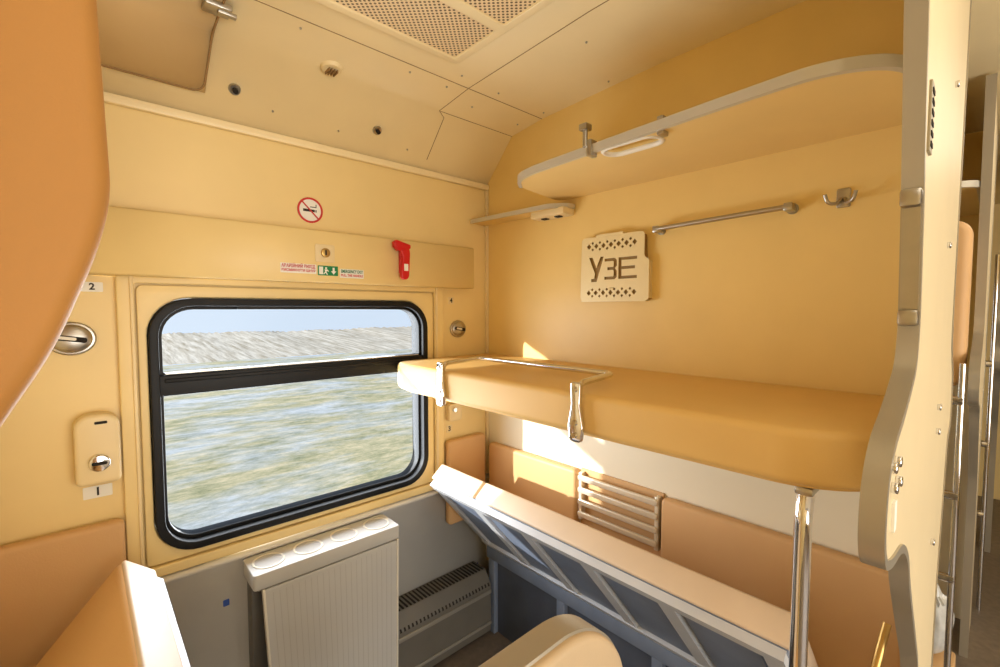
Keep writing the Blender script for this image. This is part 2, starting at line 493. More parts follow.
def tag(txt, x, z, bg, lab, wd=0.036, ht=0.036, ts=0.034):
    b = prism("tag", rrect(x - wd / 2, z - ht / 2, x + wd / 2, z + ht / 2, 0.003), 'XZ', 1.8975, 1.900, bg)
    t = textobj("numeral", txt, ts, 'XZ', x, z, 1.8968, M_ink, bold=0.0008)
    thing("seat_number", lab, "number tag", (x, 1.9, z), [b, t], "berth number tags")
tag("2", 0.030, 1.770, M_paper, "white berth tag with black numeral two on wall", 0.052, 0.030, 0.028)
tag("1", 0.022, 1.128, M_paper, "white berth tag with black numeral one on wall", 0.070, 0.038, 0.036)
tag("3", 1.385, 1.085, M_cream, "cream berth tag with black numeral three on wall")
tag("4", 1.40, 1.745, M_cream, "cream berth tag with black numeral four on wall")

def lamp(x, z, r, lab):
    a = prism("bezel", circ(x, z, r, 36, r * 0.88), 'XZ', 1.888, 1.900, M_steel, 0.005)
    bm = bmesh.new()
    bmesh.ops.create_uvsphere(bm, u_segments=28, v_segments=14, radius=r * 0.84)
    for v in bm.verts:
        v.co = Vector((x + v.co.x, 1.888 + v.co.y * 0.30, z + v.co.z * 0.88))
    eye = newobj("lamp_head", bm, M_steel)
    rot = math.radians(-10)
    def rt(p):
        return [(x + (a_ - x) * math.cos(rot) - (b_ - z) * math.sin(rot), z + (a_ - x) * math.sin(rot) + (b_ - z) * math.cos(rot)) for a_, b_ in p]
    c = prism("slot", rt(rrect(x - r * 0.62, z - 0.008, x + r * 0.62, z + 0.008, 0.006)), 'XZ', 1.886 - r * 0.30, 1.887 - r * 0.18, M_dark)
    d = prism("lens", rt(rrect(x - r * 0.50, z - 0.004, x + r * 0.20, z + 0.005, 0.004)), 'XZ', 1.885 - r * 0.31, 1.886 - r * 0.26, M_white)
    thing("reading_lamp", lab, "lamp", (x, 1.9, z), [a, eye, c, d], "swivelling berth reading lamps")
lamp(-0.022, 1.612, 0.058, "round brushed steel swivel reading lamp on cream wall")
lamp(1.440, 1.60, 0.050, "round steel reading lamp on wall by the corner")

bb = prism("housing", fillet([(-0.028, 1.165), (-0.028, 1.36), (0.0, 1.382), (0.055, 1.382), (0.08, 1.36), (0.08, 1.165)], 0.02, 5), 'XZ', 1.838, 1.900, M_cream, 0.012, 3)
k1 = prism("knob", circ(0.028, 1.235, 0.026, 30), 'XZ', 1.822, 1.838, M_chrome, 0.005)
k2 = prism("keyhole", rrect(0.010, 1.230, 0.046, 1.240, 0.004), 'XZ', 1.820, 1.8225, M_dark)
k3 = prism("slot", rrect(0.02, 1.352, 0.05, 1.360, 0.003), 'XZ', 1.836, 1.8385, M_dark)
thing("socket_box", "cream rounded wall box with chrome round knob", "socket box", (0.03, 1.9, 1.17), [bb, k1, k2, k3])
bb = prism("housing", rrect(1.36, 1.13, 1.44, 1.22, 0.015), 'XZ', 1.86, 1.900, M_cream, 0.008)
k1 = prism("knob", circ(1.39, 1.19, 0.014, 20), 'XZ', 1.85, 1.86, M_chrome, 0.003)
thing("socket_box", "small cream socket box below the upper berth", "socket box", (1.40, 1.9, 1.13), [bb, k1])

# ------------------------------------------------------------------ ceiling fittings
fr = prism("frame", [rrect(0.30, 0.60, 1.045, 1.375, 0.02), rrect(0.33, 1.13, 1.015, 1.345, 0.01), rrect(0.33, 0.63, 1.015, 1.09, 0.01)], 'XY', 2.590, 2.615, M_ceil, 0.003)
pa = prism("perforated_sheet", rrect(0.325, 1.125, 1.02, 1.35, 0.01), 'XY', 2.596, 2.602, M_perf)
pb = prism("perforated_sheet", rrect(0.325, 0.625, 1.02, 1.095, 0.01), 'XY', 2.596, 2.602, M_perf)
thing("ceiling_vent", "cream perforated air vent panel set in ceiling", "vent", (0.67, 1.0, 2.6), [fr, pa, pb])

hp = [(1.835, cz(1.835)), (1.705, 2.575), (1.50, 2.600), (1.15, cz(1.15))]
hl = [(a - 0.010, b - 0.012) for a, b in hp]
hatch = prism("panel", hp + hl[::-1], 'YZ', XL, 0.335, M_hatch, smooth=False)
hedge = tube("shadow_line", fillet([(XL + 0.01, 1.826, hl[0][1]), (0.330, 1.826, hl[0][1]), (0.336, 1.695, 2.563), (0.336, 1.49, 2.588), (0.336, 1.16, cz(1.15) - 0.012)], 0.04, 6, False), 0.0035, M_seam)  # dark tube painting the shadow along the hatch edge
lk = box("latch", (0.29, 1.545, 2.566), (0.36, 1.60, 2.584), M_steel, 0.004)
lk2 = box("latch_tongue", (0.325, 1.56, 2.560), (0.375, 1.578, 2.572), M_steel, 0.003)
thing("ceiling_hatch", "tan hatch panel with steel latch on sloped ceiling", "hatch", (0.1, 1.6, 2.5), [hatch, hedge, lk, lk2])

def slope_disc(name, x, y, r, m, thick=0.01):
    z = cz(y)
    dz = cz(y - 0.01) - cz(y + 0.01)
    nrm = Vector((0, -dz, -0.02)).normalized()
    bm = bmesh.new()
    bmesh.ops.create_cone(bm, cap_ends=True, segments=24, radius1=r, radius2=r * 0.85, depth=thick)
    q = nrm.to_track_quat('Z', 'Y').to_matrix().to_4x4()
    bm.transform(Matrix.Translation(Vector((x, y, z)) + nrm * thick * 0.4) @ q)
    return newobj(name, bm, m)
def rosette(x, y, lab):
    a = slope_disc("collar", x, y, 0.020, M_steel)
    b = slope_disc("stud", x, y, 0.010, M_dark, 0.024)
    thing("ceiling_stud", lab, "stud", (x, y, cz(y)), [a, b], "round studs on sloped ceiling")
rosette(0.42, 1.813, "small round dark metal stud on sloped ceiling")
rosette(0.955, 1.813, "small round dark metal stud on sloped ceiling")
a = slope_disc("bezel", 0.705, 1.675, 0.040, M_ceil, 0.014)
sl = [box("slot", (0.69 + i * 0.010 - 0.002, 1.655, 2.556), (0.69 + i * 0.010 + 0.002, 1.695, 2.566), M_seam) for i in range(4)]
thing("ceiling_detector", "small round slotted cream detector on ceiling", "detector", (0.705, 1.675, 2.58), [a] + sl)
for i, (x, y) in enumerate([(0.55, 1.54), (0.95, 1.54), (1.12, 1.54), (0.55, 1.84), (0.80, 1.845), (1.12, 1.845), (1.30, 1.60), (1.58, 1.60), (1.32, 1.45), (1.60, 1.45), (1.12, 1.44), (1.32, 1.0), (1.60, 1.1)]):
    s = slope_disc("screw", x, y, 0.004, M_steel, 0.004)
    single(s, "tiny steel screw head in cream ceiling panel", "screw", "ceiling panel screws")

# ------------------------------------------------------------------ luggage shelf
LZ = 2.195
outer = [(1.644, 0.125), (1.36, 0.128), (1.235, 0.165), (1.172, 0.27), (1.18, 0.45), (1.205, 0.80), (1.235, 1.18), (1.265, 1.275), (1.34, 1.335), (1.644, 1.39)]
outr = fillet(outer, 0.07, 6)
hole = rrect(1.224, 0.69, 1.290, 0.865, 0.032)
shelf = prism("shelf_board", [outr, hole], 'XY', LZ, LZ + 0.016, M_ceils)
path = fillet([(x, y, LZ + 0.010) for x, y in outer[1:-1]], 0.07, 6, False)
rimp = [(-0.008, -0.012), (0.006, -0.012), (0.008, -0.008), (0.008, 0.010), (0.004, 0.014), (-0.008, 0.014)]
rim = sweep("edge_rim", path, rimp, (0, 0, 1), M_trim)
hr = tube("grip_rim", [(x, y, LZ + 0.004) for x, y in rrect(1.217, 0.683, 1.297, 0.872, 0.039)], 0.0085, M_white, cyclic=True)
clips = [box("clip", (1.197, y - 0.010, LZ - 0.012), (1.232, y + 0.010, LZ + 0.04), M_steel, 0.004) for y in (0.655, 0.895)]
ang = box("wall_bracket", (1.618, 0.16, LZ + 0.016), (1.644, 1.34, LZ + 0.045), M_steel, 0.003)
pin = join("support_pin", [tube("a", [(1.20, 0.91, LZ + 0.02), (1.20, 0.91, LZ + 0.085)], 0.008, M_steel), box("b", (1.185, 0.895, LZ + 0.070), (1.215, 0.925, LZ + 0.090), M_steel, 0.003)], M_steel)
thing("luggage_shelf", "cream overhead luggage shelf with grey metal rim", "shelf", (1.4, 0.75, LZ), [shelf, rim, hr, ang, pin] + clips)

ns1 = prism("ledge", fillet([(1.56, 1.90), (1.52, 1.86), (1.545, 1.36), (1.60, 1.30), (1.644, 1.30), (1.644, 1.90)], 0.03, 5), 'XY', 2.150, 2.164, M_ceils)
ns2 = sweep("ledge_rim", fillet([(1.52, 1.885, 2.157), (1.545, 1.36, 2.157), (1.60, 1.30, 2.157), (1.640, 1.30, 2.157)], 0.03, 5, False), [(-0.004, -0.010), (0.004, -0.010), (0.004, 0.010), (-0.004, 0.010)], (0, 0, 1), M_trim)
ns3 = box("lamp_box", (1.565, 1.30, 2.118), (1.644, 1.50, 2.152), M_cream, 0.008)
ns4 = box("switch", (1.585, 1.34, 2.113), (1.61, 1.37, 2.119), M_dark, 0.001)
ns5 = box("switch", (1.585, 1.42, 2.113), (1.61, 1.45, 2.119), M_dark, 0.001)
thing("corner_ledge", "narrow cream wall ledge with switch box beneath", "ledge", (1.6, 1.6, 2.15), [ns1, ns2, ns3, ns4, ns5])

tb = tube("rail", [(1.598, 0.885, 2.0), (1.598, 0.445, 2.012)], 0.0085, M_steel)
br = [join("mount", [box("a", (1.590, y - 0.012, z - 0.012), (1.644, y + 0.012, z + 0.012), M_steel, 0.004), prism("b", circ(-y, z, 0.017, 20), 'RW', 1.637, 1.644, M_steel)], M_steel) for y, z in ((0.882, 2.0), (0.448, 2.012))]
thing("towel_rail", "slim steel towel rail on yellow wall", "towel rail", (1.64, 0.67, 2.0), [tb] + br)

hk = prism("back_plate", rrect(-0.336, 1.995, -0.302, 2.050, 0.006), 'RW', 1.638, 1.644, M_steel, 0.002)
hs = []
for s in (-1, 1):
    p = [(1.636, 0.319 + s * 0.004, 2.020), (1.618, 0.319 + s * 0.010, 2.004), (1.600, 0.319 + s * 0.030, 2.004), (1.596, 0.319 + s * 0.036, 2.030)]
    hs.append(tube("prong", fillet(p, 0.02, 5, False), 0.005, M_steel))
thing("coat_hook", "double pronged steel coat hook on yellow wall", "hook", (1.644, 0.32, 2.0), [hk] + hs)

# ------------------------------------------------------------------ cut-out holder
Yl, Yr = 1.240, 0.925
def U(a, b):
    return (-Yl + a * (Yl - Yr), 1.732 + b * 0.272)
outl = fillet([U(0, 0.02), U(0.02, 1), U(0.965, 1), U(0.965, 0.66), U(0.985, 0.62), U(1.03, 0.60), U(1.03, 0.03), U(0.97, 0.0)], 0.018, 5)
holes = []
def diamond(a, b, r):
    holes.append([U(a - r, b), U(a, b + r * 1.25), U(a + r, b), U(a, b - r * 1.25)])
for i in range(7):
    a = 0.14 + i * 0.115
    diamond(a, 0.86, 0.034); diamond(a, 0.14, 0.034)
    if i < 6:
        for bb_ in (0.910, 0.810, 0.190, 0.090):
            diamond(a + 0.0575, bb_, 0.020)
def S(pts):
    holes.append([U(0.5 + (a - 0.49) * 0.92, 0.5 + (b - 0.5) * 0.86) for a, b in pts])
S([(0.10, 0.72), (0.16, 0.72), (0.230, 0.53), (0.300, 0.72), (0.355, 0.72), (0.235, 0.28), (0.140, 0.28), (0.140, 0.335), (0.193, 0.335), (0.205, 0.43)])
S([(0.37, 0.68), (0.54, 0.68), (0.575, 0.64), (0.575, 0.545), (0.545, 0.50), (0.575, 0.455), (0.575, 0.35), (0.54, 0.31), (0.37, 0.31), (0.37, 0.36),
   (0.510, 0.36), (0.522, 0.375), (0.522, 0.46), (0.51, 0.475), (0.42, 0.475), (0.42, 0.525), (0.51, 0.525), (0.522, 0.54), (0.522, 0.615), (0.51, 0.63), (0.37, 0.63)])
S([(0.60, 0.68), (0.89, 0.68), (0.89, 0.63), (0.650, 0.63), (0.650, 0.525), (0.86, 0.525), (0.86, 0.475), (0.650, 0.475), (0.650, 0.36), (0.89, 0.36), (0.89, 0.31), (0.60, 0.31)])
M_holder = mat("cream cut metal holder", (238, 220, 172), 0.4, 0.1, var=0.02)
M_holderd = mat("olive brown back sheet", (152, 120, 64), 0.6)
front = prism("front_plate", [outl] + holes, 'RW', 1.612, 1.614, M_holder)
backp = prism("back_plate", fillet([U(0.01, 0.02), U(0.03, 0.98), U(0.94, 0.98), U(0.98, 0.02)], 0.015, 4), 'RW', 1.619, 1.644, M_holderd)
bot = box("bottom_flange", (1.613, Yr + 0.005, 1.733), (1.644, Yl - 0.005, 1.738), M_holder)
sd = box("side_flange", (1.613, Yr - 0.006, 1.745), (1.644, Yr - 0.002, 1.89), M_holder)
sl = prism("top_handle", rrect(-1.16, 2.002, -1.03, 2.012, 0.004), 'RW', 1.610, 1.644, M_holder)
thing("newspaper_holder", "cream metal wall holder with cut-out logo and ornament", "holder", (1.644, 1.09, 1.735), [front, backp, bot, sd, sl])

# ------------------------------------------------------------------ upper berth (right)
bo = fillet([(1.644, 0.135), (1.13, 0.135), (1.04, 0.24), (1.035, 1.80), (1.08, 1.885), (1.644, 1.885)], 0.07, 8)
cush = prism("cushion", bo, 'XY', 1.345, 1.462, M_vinyl, 0.020, 5)
bo2 = fillet([(1.640, 0.15), (1.16, 0.15), (1.078, 0.26), (1.073, 1.78), (1.10, 1.86), (1.640, 1.86)], 0.07, 8)
base_ = prism("base_board", bo2, 'XY', 1.332, 1.352, M_vinyl, 0.004)
piping = tube("piping", fillet([(1.043, 1.79, 1.449), (1.046, 0.25, 1.449), (1.14, 0.142, 1.449), (1.60, 0.142, 1.449)], 0.08, 8, False), 0.0035, M_vinyl)
hw = tube("hinge_bar", [(1.632, 0.2, 1.335), (1.632, 1.85, 1.335)], 0.008, M_steel)
GA, GB = 1.46, 0.80
loopr = tube("guard_bar", fillet([(1.030, GA, 1.40), (1.036, GA, 1.490), (1.25, GA + 0.03, 1.494), (1.25, GB + 0.03, 1.494), (1.036, GB, 1.490), (1.030, GB, 1.40)], 0.03, 6, False), 0.0095, M_chrome)
def clamp(y):
    pl = prism("clamp", fillet([(y - 0.020, 1.325), (y - 0.026, 1.37), (y - 0.014, 1.43), (y - 0.018, 1.496), (y + 0.018, 1.496), (y + 0.014, 1.43), (y + 0.026, 1.37), (y + 0.020, 1.325)], 0.012, 4), 'YZ', 1.018, 1.034, M_chrome, 0.004)
    sc = [prism("s", circ(y, z, 0.008, 14), 'YZ', 1.012, 1.020, M_steel) for z in (1.345, 1.38, 1.475)]
    return join("clamp", [pl] + sc, M_chrome)
thing("upper_berth", "yellow tan leatherette upper berth with chrome guard rail", "bunk", (1.35, 1.0, 1.33), [cush, base_, piping, hw, loopr, clamp(GA), clamp(GB)])

pl = tube("tube", fillet([(1.100, 0.262, 0.0), (1.100, 0.262, 1.28), (1.125, 0.262, 1.330)], 0.03, 5, False), 0.0165, M_chrome, res=8)
cp = box("cap", (1.095, 0.245, 1.312), (1.155, 0.280, 1.331), M_steel, 0.006)
ft = prism("foot", circ(1.10, 0.262, 0.035), 'XY', 0.0, 0.012, M_steel, 0.003)
thing("support_pole", "vertical chrome pole supporting the upper berth", "pole", (1.10, 0.262, 0.0), [pl, cp, ft])

# ------------------------------------------------------------------ lower right
def pad(loop, plane, lo, hi, m, lab, bev=0.015):  # upholstered seat backrests fixed to the walls
    p = prism("berth_backrest", loop, plane, lo, hi, m, bev, 4)
    return single(p, lab, "wall padding")
pad(rrect(1.345, 0.60, 1.592, 1.035, 0.02), 'XZ', 1.845, 1.888, M_vinyl2, "orange padded seat backrest below window beside heater")
pad(rrect(1.25, 0.60, 1.842, 0.985, 0.02), 'YZ', 1.600, 1.644, M_vinyl2, "peach orange padded seat backrest beside slatted rack")
pad(rrect(0.14, 0.60, 0.845, 0.985, 0.02), 'YZ', 1.600, 1.644, M_vinyl2, "long peach orange padded seat backrest on wall")
sl = []
for i in range(4):
    z = 0.797 + i * 0.054
    sl.append(prism("slat", rrect(0.856, z - 0.013, 1.236, z + 0.013, 0.010), 'YZ', 1.596, 1.610, M_slat, 0.005))
ups = [box("upright", (1.606, y - 0.008, 0.77), (1.640, y + 0.008, 0.980), M_slat, 0.002) for y in (0.864, 1.228)]
rk = box("back_board", (1.636, 0.850, 0.62), (1.644, 1.245, 0.99), M_vinyl2)
thing("slatted_rack", "pale metal slat panel between two padded backrests", "rack", (1.62, 1.05, 0.75), sl + ups + [rk])

ang_ = math.radians(50)
def lid(side):
    if side > 0:
        h = Vector((1.564, 0.479)); a = Vector((-math.cos(ang_), math.sin(ang_))); n = Vector((math.sin(ang_), math.cos(ang_)))
    else:
        h = Vector((-0.215, 0.479)); a = Vector((math.cos(ang_), math.sin(ang_))); n = Vector((-math.sin(ang_), math.cos(ang_)))
    return lambda u, w: tuple(h + a * u + n * w)
def quad(f, u0, u1, w0, w1):
    return [f(u0, w0), f(u1, w0), f(u1, w1), f(u0, w1)]
def make_lid(side, y0, y1, lab, cm, em, th_):
    f = lid(side)
    parts = []
    splits = [(y0, 1.475), (1.483, y1)] if side > 0 else [(y0, y1)]
    for ya, yb in splits:
        parts.append(prism("cushion", fillet(quad(f, 0.06 if side > 0 else 0.14, 0.55, 0.0, th_), 0.02, 4), 'XZ', ya, yb, cm, 0.014, 4))
        parts.append(prism("edge_band", fillet(quad(f, 0.535, 0.556, -0.004, th_ - 0.006), 0.008, 3), 'XZ', ya + 0.004, yb - 0.004, em, 0.004))
    parts.append(prism("base_sheet", quad(f, 0.01, 0.54, -0.012, 0.002), 'XZ', y0 + 0.01, y1 - 0.01, M_framed))
    rails = [prism("r", quad(f, u - 0.018, u + 0.018, -0.034, -0.008), 'XZ', y0 + 0.012, y1 - 0.012, M_frame) for u in (0.03, 0.525)]
    n = 6
    for i in range(n):
        y = y0 + 0.04 + (y1 - y0 - 0.08) * i / (n - 1)
        rails.append(prism("r", quad(f, 0.02, 0.53, -0.030, -0.008), 'XZ', y - 0.026, y + 0.026, M_frame))
    parts.append(join("frame", rails, M_frame))
    if side > 0:
        for i in range(n - 1):
            ya = y0 + 0.04 + (y1 - y0 - 0.08) * i / (n - 1) + 0.040
            yb = y0 + 0.04 + (y1 - y0 - 0.08) * (i + 1) / (n - 1) - 0.040
            parts.append(prism("sheet_panel", quad(f, 0.060, 0.495, -0.022, -0.010), 'XZ', ya, yb, M_framed, 0.004))
    hx = f(0, 0)[0]
    if side > 0:
        parts.append(box("bin_back_sheet", (hx + 0.004, y0 + 0.01, 0.0), (hx + 0.022, y1 - 0.01, 0.478), M_framek, 0.002))
        for k in range(4):
            yy = y0 + 0.05 + (y1 - y0 - 0.10) * k / 3
            parts.append(box("support_leg", (hx - 0.022, yy - 0.022, 0.0), (hx + 0.006, yy + 0.022, 0.40), M_framed, 0.003))
        parts.append(box("back_rail", (hx - 0.030, y0 + 0.02, 0.40), (hx + 0.006, y1 - 0.02, 0.462), M_framed, 0.003))
    else:
        for k in range(3):
            yy = y0 + 0.06 + (y1 - y0 - 0.12) * k / 2
            parts.append(box("support_leg", (-0.228, yy - 0.02, 0.0), (hx + 0.02, yy + 0.02, 0.50), M_frame, 0.003))
    return thing("lower_berth", lab, "bunk", (hx, (y0 + y1) / 2, 0.0), parts)
make_lid(1, 0.30, 1.80, "lower berth tilted open showing grey steel underframe", M_pale, M_bunkpale, 0.085)
make_lid(-1, 0.72, 1.72, "tilted tan lower berth with lit edge painted pale beside window", M_vinyl2, M_pale, 0.10)  # pale edge colour stands in for light falling on the tan cushion side
pad(rrect(-0.23, 0.60, 0.082, 1.035, 0.02), 'XZ', 1.845, 1.888, M_vinyl2, "orange padded seat backrest below socket box on window wall")

# ------------------------------------------------------------------ folding table
top = prism("top_box", rrect(0.412, 1.715, 0.985, 1.868, 0.012), 'XY', 0.716, 0.772, M_table, 0.003, 2)
ringx = []; discs = []
for x in (0.482, 0.626, 0.770, 0.914):
    discs.append(prism("cup_recess", circ(x, 1.793, 0.046, 30), 'XY', 0.772, 0.7735, M_tabled))
    ringx.append(prism("cup_ring", [circ(x, 1.793, 0.055, 30), circ(x, 1.793, 0.047, 30)], 'XY', 0.772, 0.775, M_white, 0.001))
leaf = prism("leaf", fillet([(0.445, 0.708), (0.975, 0.708), (0.965, 0.10), (0.475, 0.10)], 0.012, 4), 'XZ', 1.719, 1.733, M_table, 0.003)
grooves = []
NG = 22
for i in range(NG):
    t = (i + 1) / (NG + 1)
    xt = 0.452 + t * 0.515; xb = 0.482 + t * 0.476
    grooves.append(prism("g", [(xt - 0.0009, 0.690), (xt + 0.0009, 0.690), (xb + 0.0009, 0.115), (xb - 0.0009, 0.115)], 'XZ', 1.7187, 1.7195, M_tabled))
gv = join("leaf_grooves", grooves, M_tabled)
er = [prism("edge_rail", [(0.440, 0.712), (0.448, 0.712), (0.478, 0.098), (0.470, 0.098)], 'XZ', 1.715, 1.735, M_white, 0.002),
      prism("edge_rail", [(0.972, 0.712), (0.980, 0.712), (0.970, 0.098), (0.962, 0.098)], 'XZ', 1.715, 1.735, M_white, 0.002)]
wb = box("wall_bracket", (0.43, 1.83, 0.30), (0.48, 1.888, 0.716), M_heat, 0.004)
wb2 = box("wall_bracket", (0.92, 1.83, 0.30), (0.96, 1.888, 0.716), M_heat, 0.004)
bs = tube("hinge_rod", [(0.43, 1.732, 0.711), (0.98, 1.732, 0.711)], 0.006, M_steel)
thing("folding_table", "grey white folded table with lined leaf and cup recesses", "table", (0.69, 1.888, 0.30), [top, leaf, gv, wb, wb2, bs] + er + discs + ringx)

# ------------------------------------------------------------------ heater
hx0, hx1 = 0.985, 1.53
hb = prism("casing", fillet([(1.888, 0.02), (1.74, 0.02), (1.74, 0.27), (1.785, 0.335), (1.888, 0.335)], 0.006, 3), 'YZ', hx0, hx1, M_heat)
fins = []
n = 26
for i in range(n):
    x = hx0 + 0.015 + (hx1 - hx0 - 0.03) * i / (n - 1)
    fins.append(prism("f", [(1.880, 0.335), (1.790, 0.338), (1.738, 0.268), (1.742, 0.262), (1.79, 0.330), (1.880, 0.330)], 'YZ', x - 0.0045, x + 0.0045, M_dark))
fins = join("louvre_slots", fins, M_dark)
ls = box("trim_strip", (hx0, 1.734, 0.225), (hx1, 1.741, 0.245), M_heatl, 0.002)
ls2 = box("trim_strip", (hx0, 1.734, 0.06), (hx1, 1.741, 0.075), M_heatl, 0.002)
thing("heater", "dark grey convector heater with slotted grille under window", "heater", (1.2, 1.888, 0.0), [hb, fins, ls, ls2])
for (x, z) in ((0.36, 0.62), (1.555, 0.30)):
    s = prism("sticker", rrect(x - 0.010, z - 0.012, x + 0.010, z + 0.012, 0.003), 'XZ', 1.8865, 1.888, M_blue)
    single(s, "tiny blue rectangular sticker on grey wall", "sticker", "small blue stickers")

# ------------------------------------------------------------------ partition end panel
pl_l = [(0.93, 2.62), (0.985, 2.19), (1.045, 1.89), (1.075, 1.67), (1.055, 1.60), (0.95, 1.545), (0.84, 1.505), (0.795, 1.455), (0.79, 1.385), (0.81, 1.345), (0.87, 1.325), (0.99, 1.310), (1.07, 1.26), (1.11, 1.19), (1.22, 1.06), (1.34, 0.92), (1.39, 0.70), (1.40, 0.0)]
def end_panel(cx, Y0, Y1, label, near=True, k=0.45):
    off = cx - 1.66
    L = [(x + off, z) for x, z in fillet(pl_l, 0.05, 5, False)]
    Rr = [(cx + (cx - x) * k, z) for x, z in L][::-1]
    body = prism("board", L + Rr, 'XZ', Y0 + 0.001, Y1 - 0.001, M_panel)
    h_ = 0.5 * (Y1 - Y0) + 0.002
    prof = [(-0.007, -h_), (0.007, -h_), (0.007, h_), (-0.007, h_)]
    ym = (Y0 + Y1) / 2
    t1 = sweep("edge_trim", [(x, ym, z) for x, z in L], prof, (0, 1, 0), M_trimd)
    t2 = sweep("edge_trim", [(x, ym, z) for x, z in Rr], prof, (0, 1, 0), M_trimd)
    ps = [body, t1, t2]
    if near:
        hp_ = sweep("grip_plate", [(1.036, ym, 1.895), (1.060, ym, 1.775), (1.070, ym, 1.69)], [(-0.010, -0.012), (0.011, -0.012), (0.011, 0.012), (-0.010, 0.012)], (0, 1, 0), M_steel)
        hp2 = box("grip_block", (1.014, 0.0935, 1.870), (1.050, 0.1215, 1.900), M_steel, 0.005)
        hp3 = box("grip_block", (1.046, 0.0935, 1.672), (1.076, 0.1215, 1.700), M_steel, 0.005)
        pq = prism("vent_plaque", rrect(1.075, 1.97, 1.115, 2.09, 0.004), 'XZ', 0.092, 0.0965, M_plaque, 0.001)
        sl_ = [box("plaque_slot", (1.082, 0.0905, 1.98 + i * 0.018), (1.108, 0.0925, 1.988 + i * 0.018), M_dark) for i in range(6)]
        sc = [prism("bolt", circ(x, z, 0.008, 16), 'XZ', 0.088, 0.0965, M_chrome, 0.002) for x, z in ((0.835, 1.478), (0.850, 1.445), (0.875, 1.478), (0.89, 1.445), (1.55, 1.40), (1.55, 1.46), (1.55, 1.12), (1.60, 2.25), (1.60, 1.86))]
        tg = prism("badge", rrect(0.86, 1.375, 0.88, 1.42, 0.003), 'XZ', 0.092, 0.0965, M_paper)
        ps += [hp_, hp2, hp3, pq, tg] + sl_ + sc
    return thing("end_panel", label, "partition", (cx, ym, 0.0), ps)
end_panel(1.66, 0.095, 0.120, "pale cream curved partition end panel with grey trim")
tube_r = tube("grab_bar", fillet([(1.24, 0.17, 0.0), (1.25, 0.17, 0.70), (1.29, 0.165, 0.86), (1.36, 0.150, 0.97)], 0.12, 8, False), 0.009, M_gold)
single(tube_r, "bent brass coloured grab tube beside partition panel", "grab bar")
lt_ = tube("berth_bolt", [(1.20, 0.121, 1.342), (1.20, 0.15, 1.342)], 0.014, M_chrome)
single(lt_, "chrome bolt fixing upper berth to end panel", "bolt")

# ------------------------------------------------------------------ neighbouring compartment
struct(box("wall_next", (3.51, 0.075, 0.0), (3.54, 1.90, 2.64), M_wallR))
end_panel(3.40, 0.045, 0.072, "cream partition end panel of neighbouring compartment", False, 0.3)
end_panel(4.90, -0.015, 0.012, "distant cream partition end panel along the aisle", False, 0.3)
b1 = prism("cushion", rrect(0.085, 1.38, 0.62, 2.06, 0.06), 'YZ', 2.60, 2.72, M_vinyl2, 0.03, 4)
b2 = prism("base_board", rrect(0.09, 1.40, 0.60, 2.04, 0.05), 'YZ', 2.72, 2.80, M_vinyl2, 0.006)
thing("folded_berth", "orange folded berth cushion in neighbouring compartment", "bunk", (2.7, 0.35, 1.38), [b1, b2])
s1 = prism("shelf_board", fillet([(3.51, 0.08), (2.70, 0.08), (2.65, 0.2), (2.65, 1.3), (3.51, 1.38)], 0.05, 5), 'XY', 2.20, 2.22, M_ceils)
s2 = sweep("edge_rim", fillet([(3.30, 0.08, 2.21), (2.70, 0.08, 2.21), (2.65, 0.2, 2.21), (2.65, 1.3, 2.21)], 0.05, 5, False), rimp, (0, 0, 1), M_trim)
thing("luggage_shelf", "overhead luggage shelf in neighbouring compartment", "shelf", (3.3, 0.7, 2.2), [s1, s2])
rungs = [tube("rung", [(2.40, 0.080, z), (2.40, 0.30, z)], 0.016, M_chrome) for z in (1.36, 1.0, 0.68)]
st = [tube("stile", [(2.40, y, 0.0), (2.40, y, 1.50)], 0.010, M_chrome) for y in (0.086, 0.30)]
thing("ladder", "chrome berth ladder in neighbouring compartment", "ladder", (2.40, 0.2, 0.0), rungs + st)
rg = [tube("rung", [(3.70, 0.020, z), (3.70, 0.06, z)], 0.018, M_chrome) for z in (1.40, 0.95, 0.55)]
sg_ = [tube("stile", [(3.70, y, 0.0), (3.70, y, 2.0)], 0.010, M_chrome) for y in (0.02, 0.06)]
thing("ladder", "slim chrome step ladder farther along the aisle", "ladder", (3.70, 0.04, 0.0), rg + sg_)
bm = bmesh.new()
bmesh.ops.create_icosphere(bm, subdivisions=4, radius=1)
for v in bm.verts:
    n_ = 1 + 0.08 * math.sin(9 * v.co.x + 5 * v.co.z) * math.cos(7 * v.co.y + 3 * v.co.z)
    tz = 0.55 if v.co.z > 0.6 else 1
    v.co = Vector((2.54 + v.co.x * 0.08 * n_ * tz, 0.14 + v.co.y * 0.06 * n_ * tz, 0.44 + v.co.z * 0.15))
bag = newobj("sack", bm, M_bag)
bh = tube("handle", fillet([(2.52, 0.14, 0.56), (2.52, 0.14, 0.66), (2.56, 0.14, 0.66), (2.56, 0.14, 0.56)], 0.02, 5, False), 0.005, M_bag)
bst = box("step", (2.46, 0.07, 0.0), (2.64, 0.23, 0.275), M_vinyl2, 0.01)
thing("plastic_bag", "grey translucent plastic bag standing by chrome ladder", "bag", (2.54, 0.14, 0.29), [bag, bh])
single(bst, "low tan upholstered step on floor beside ladder", "step")

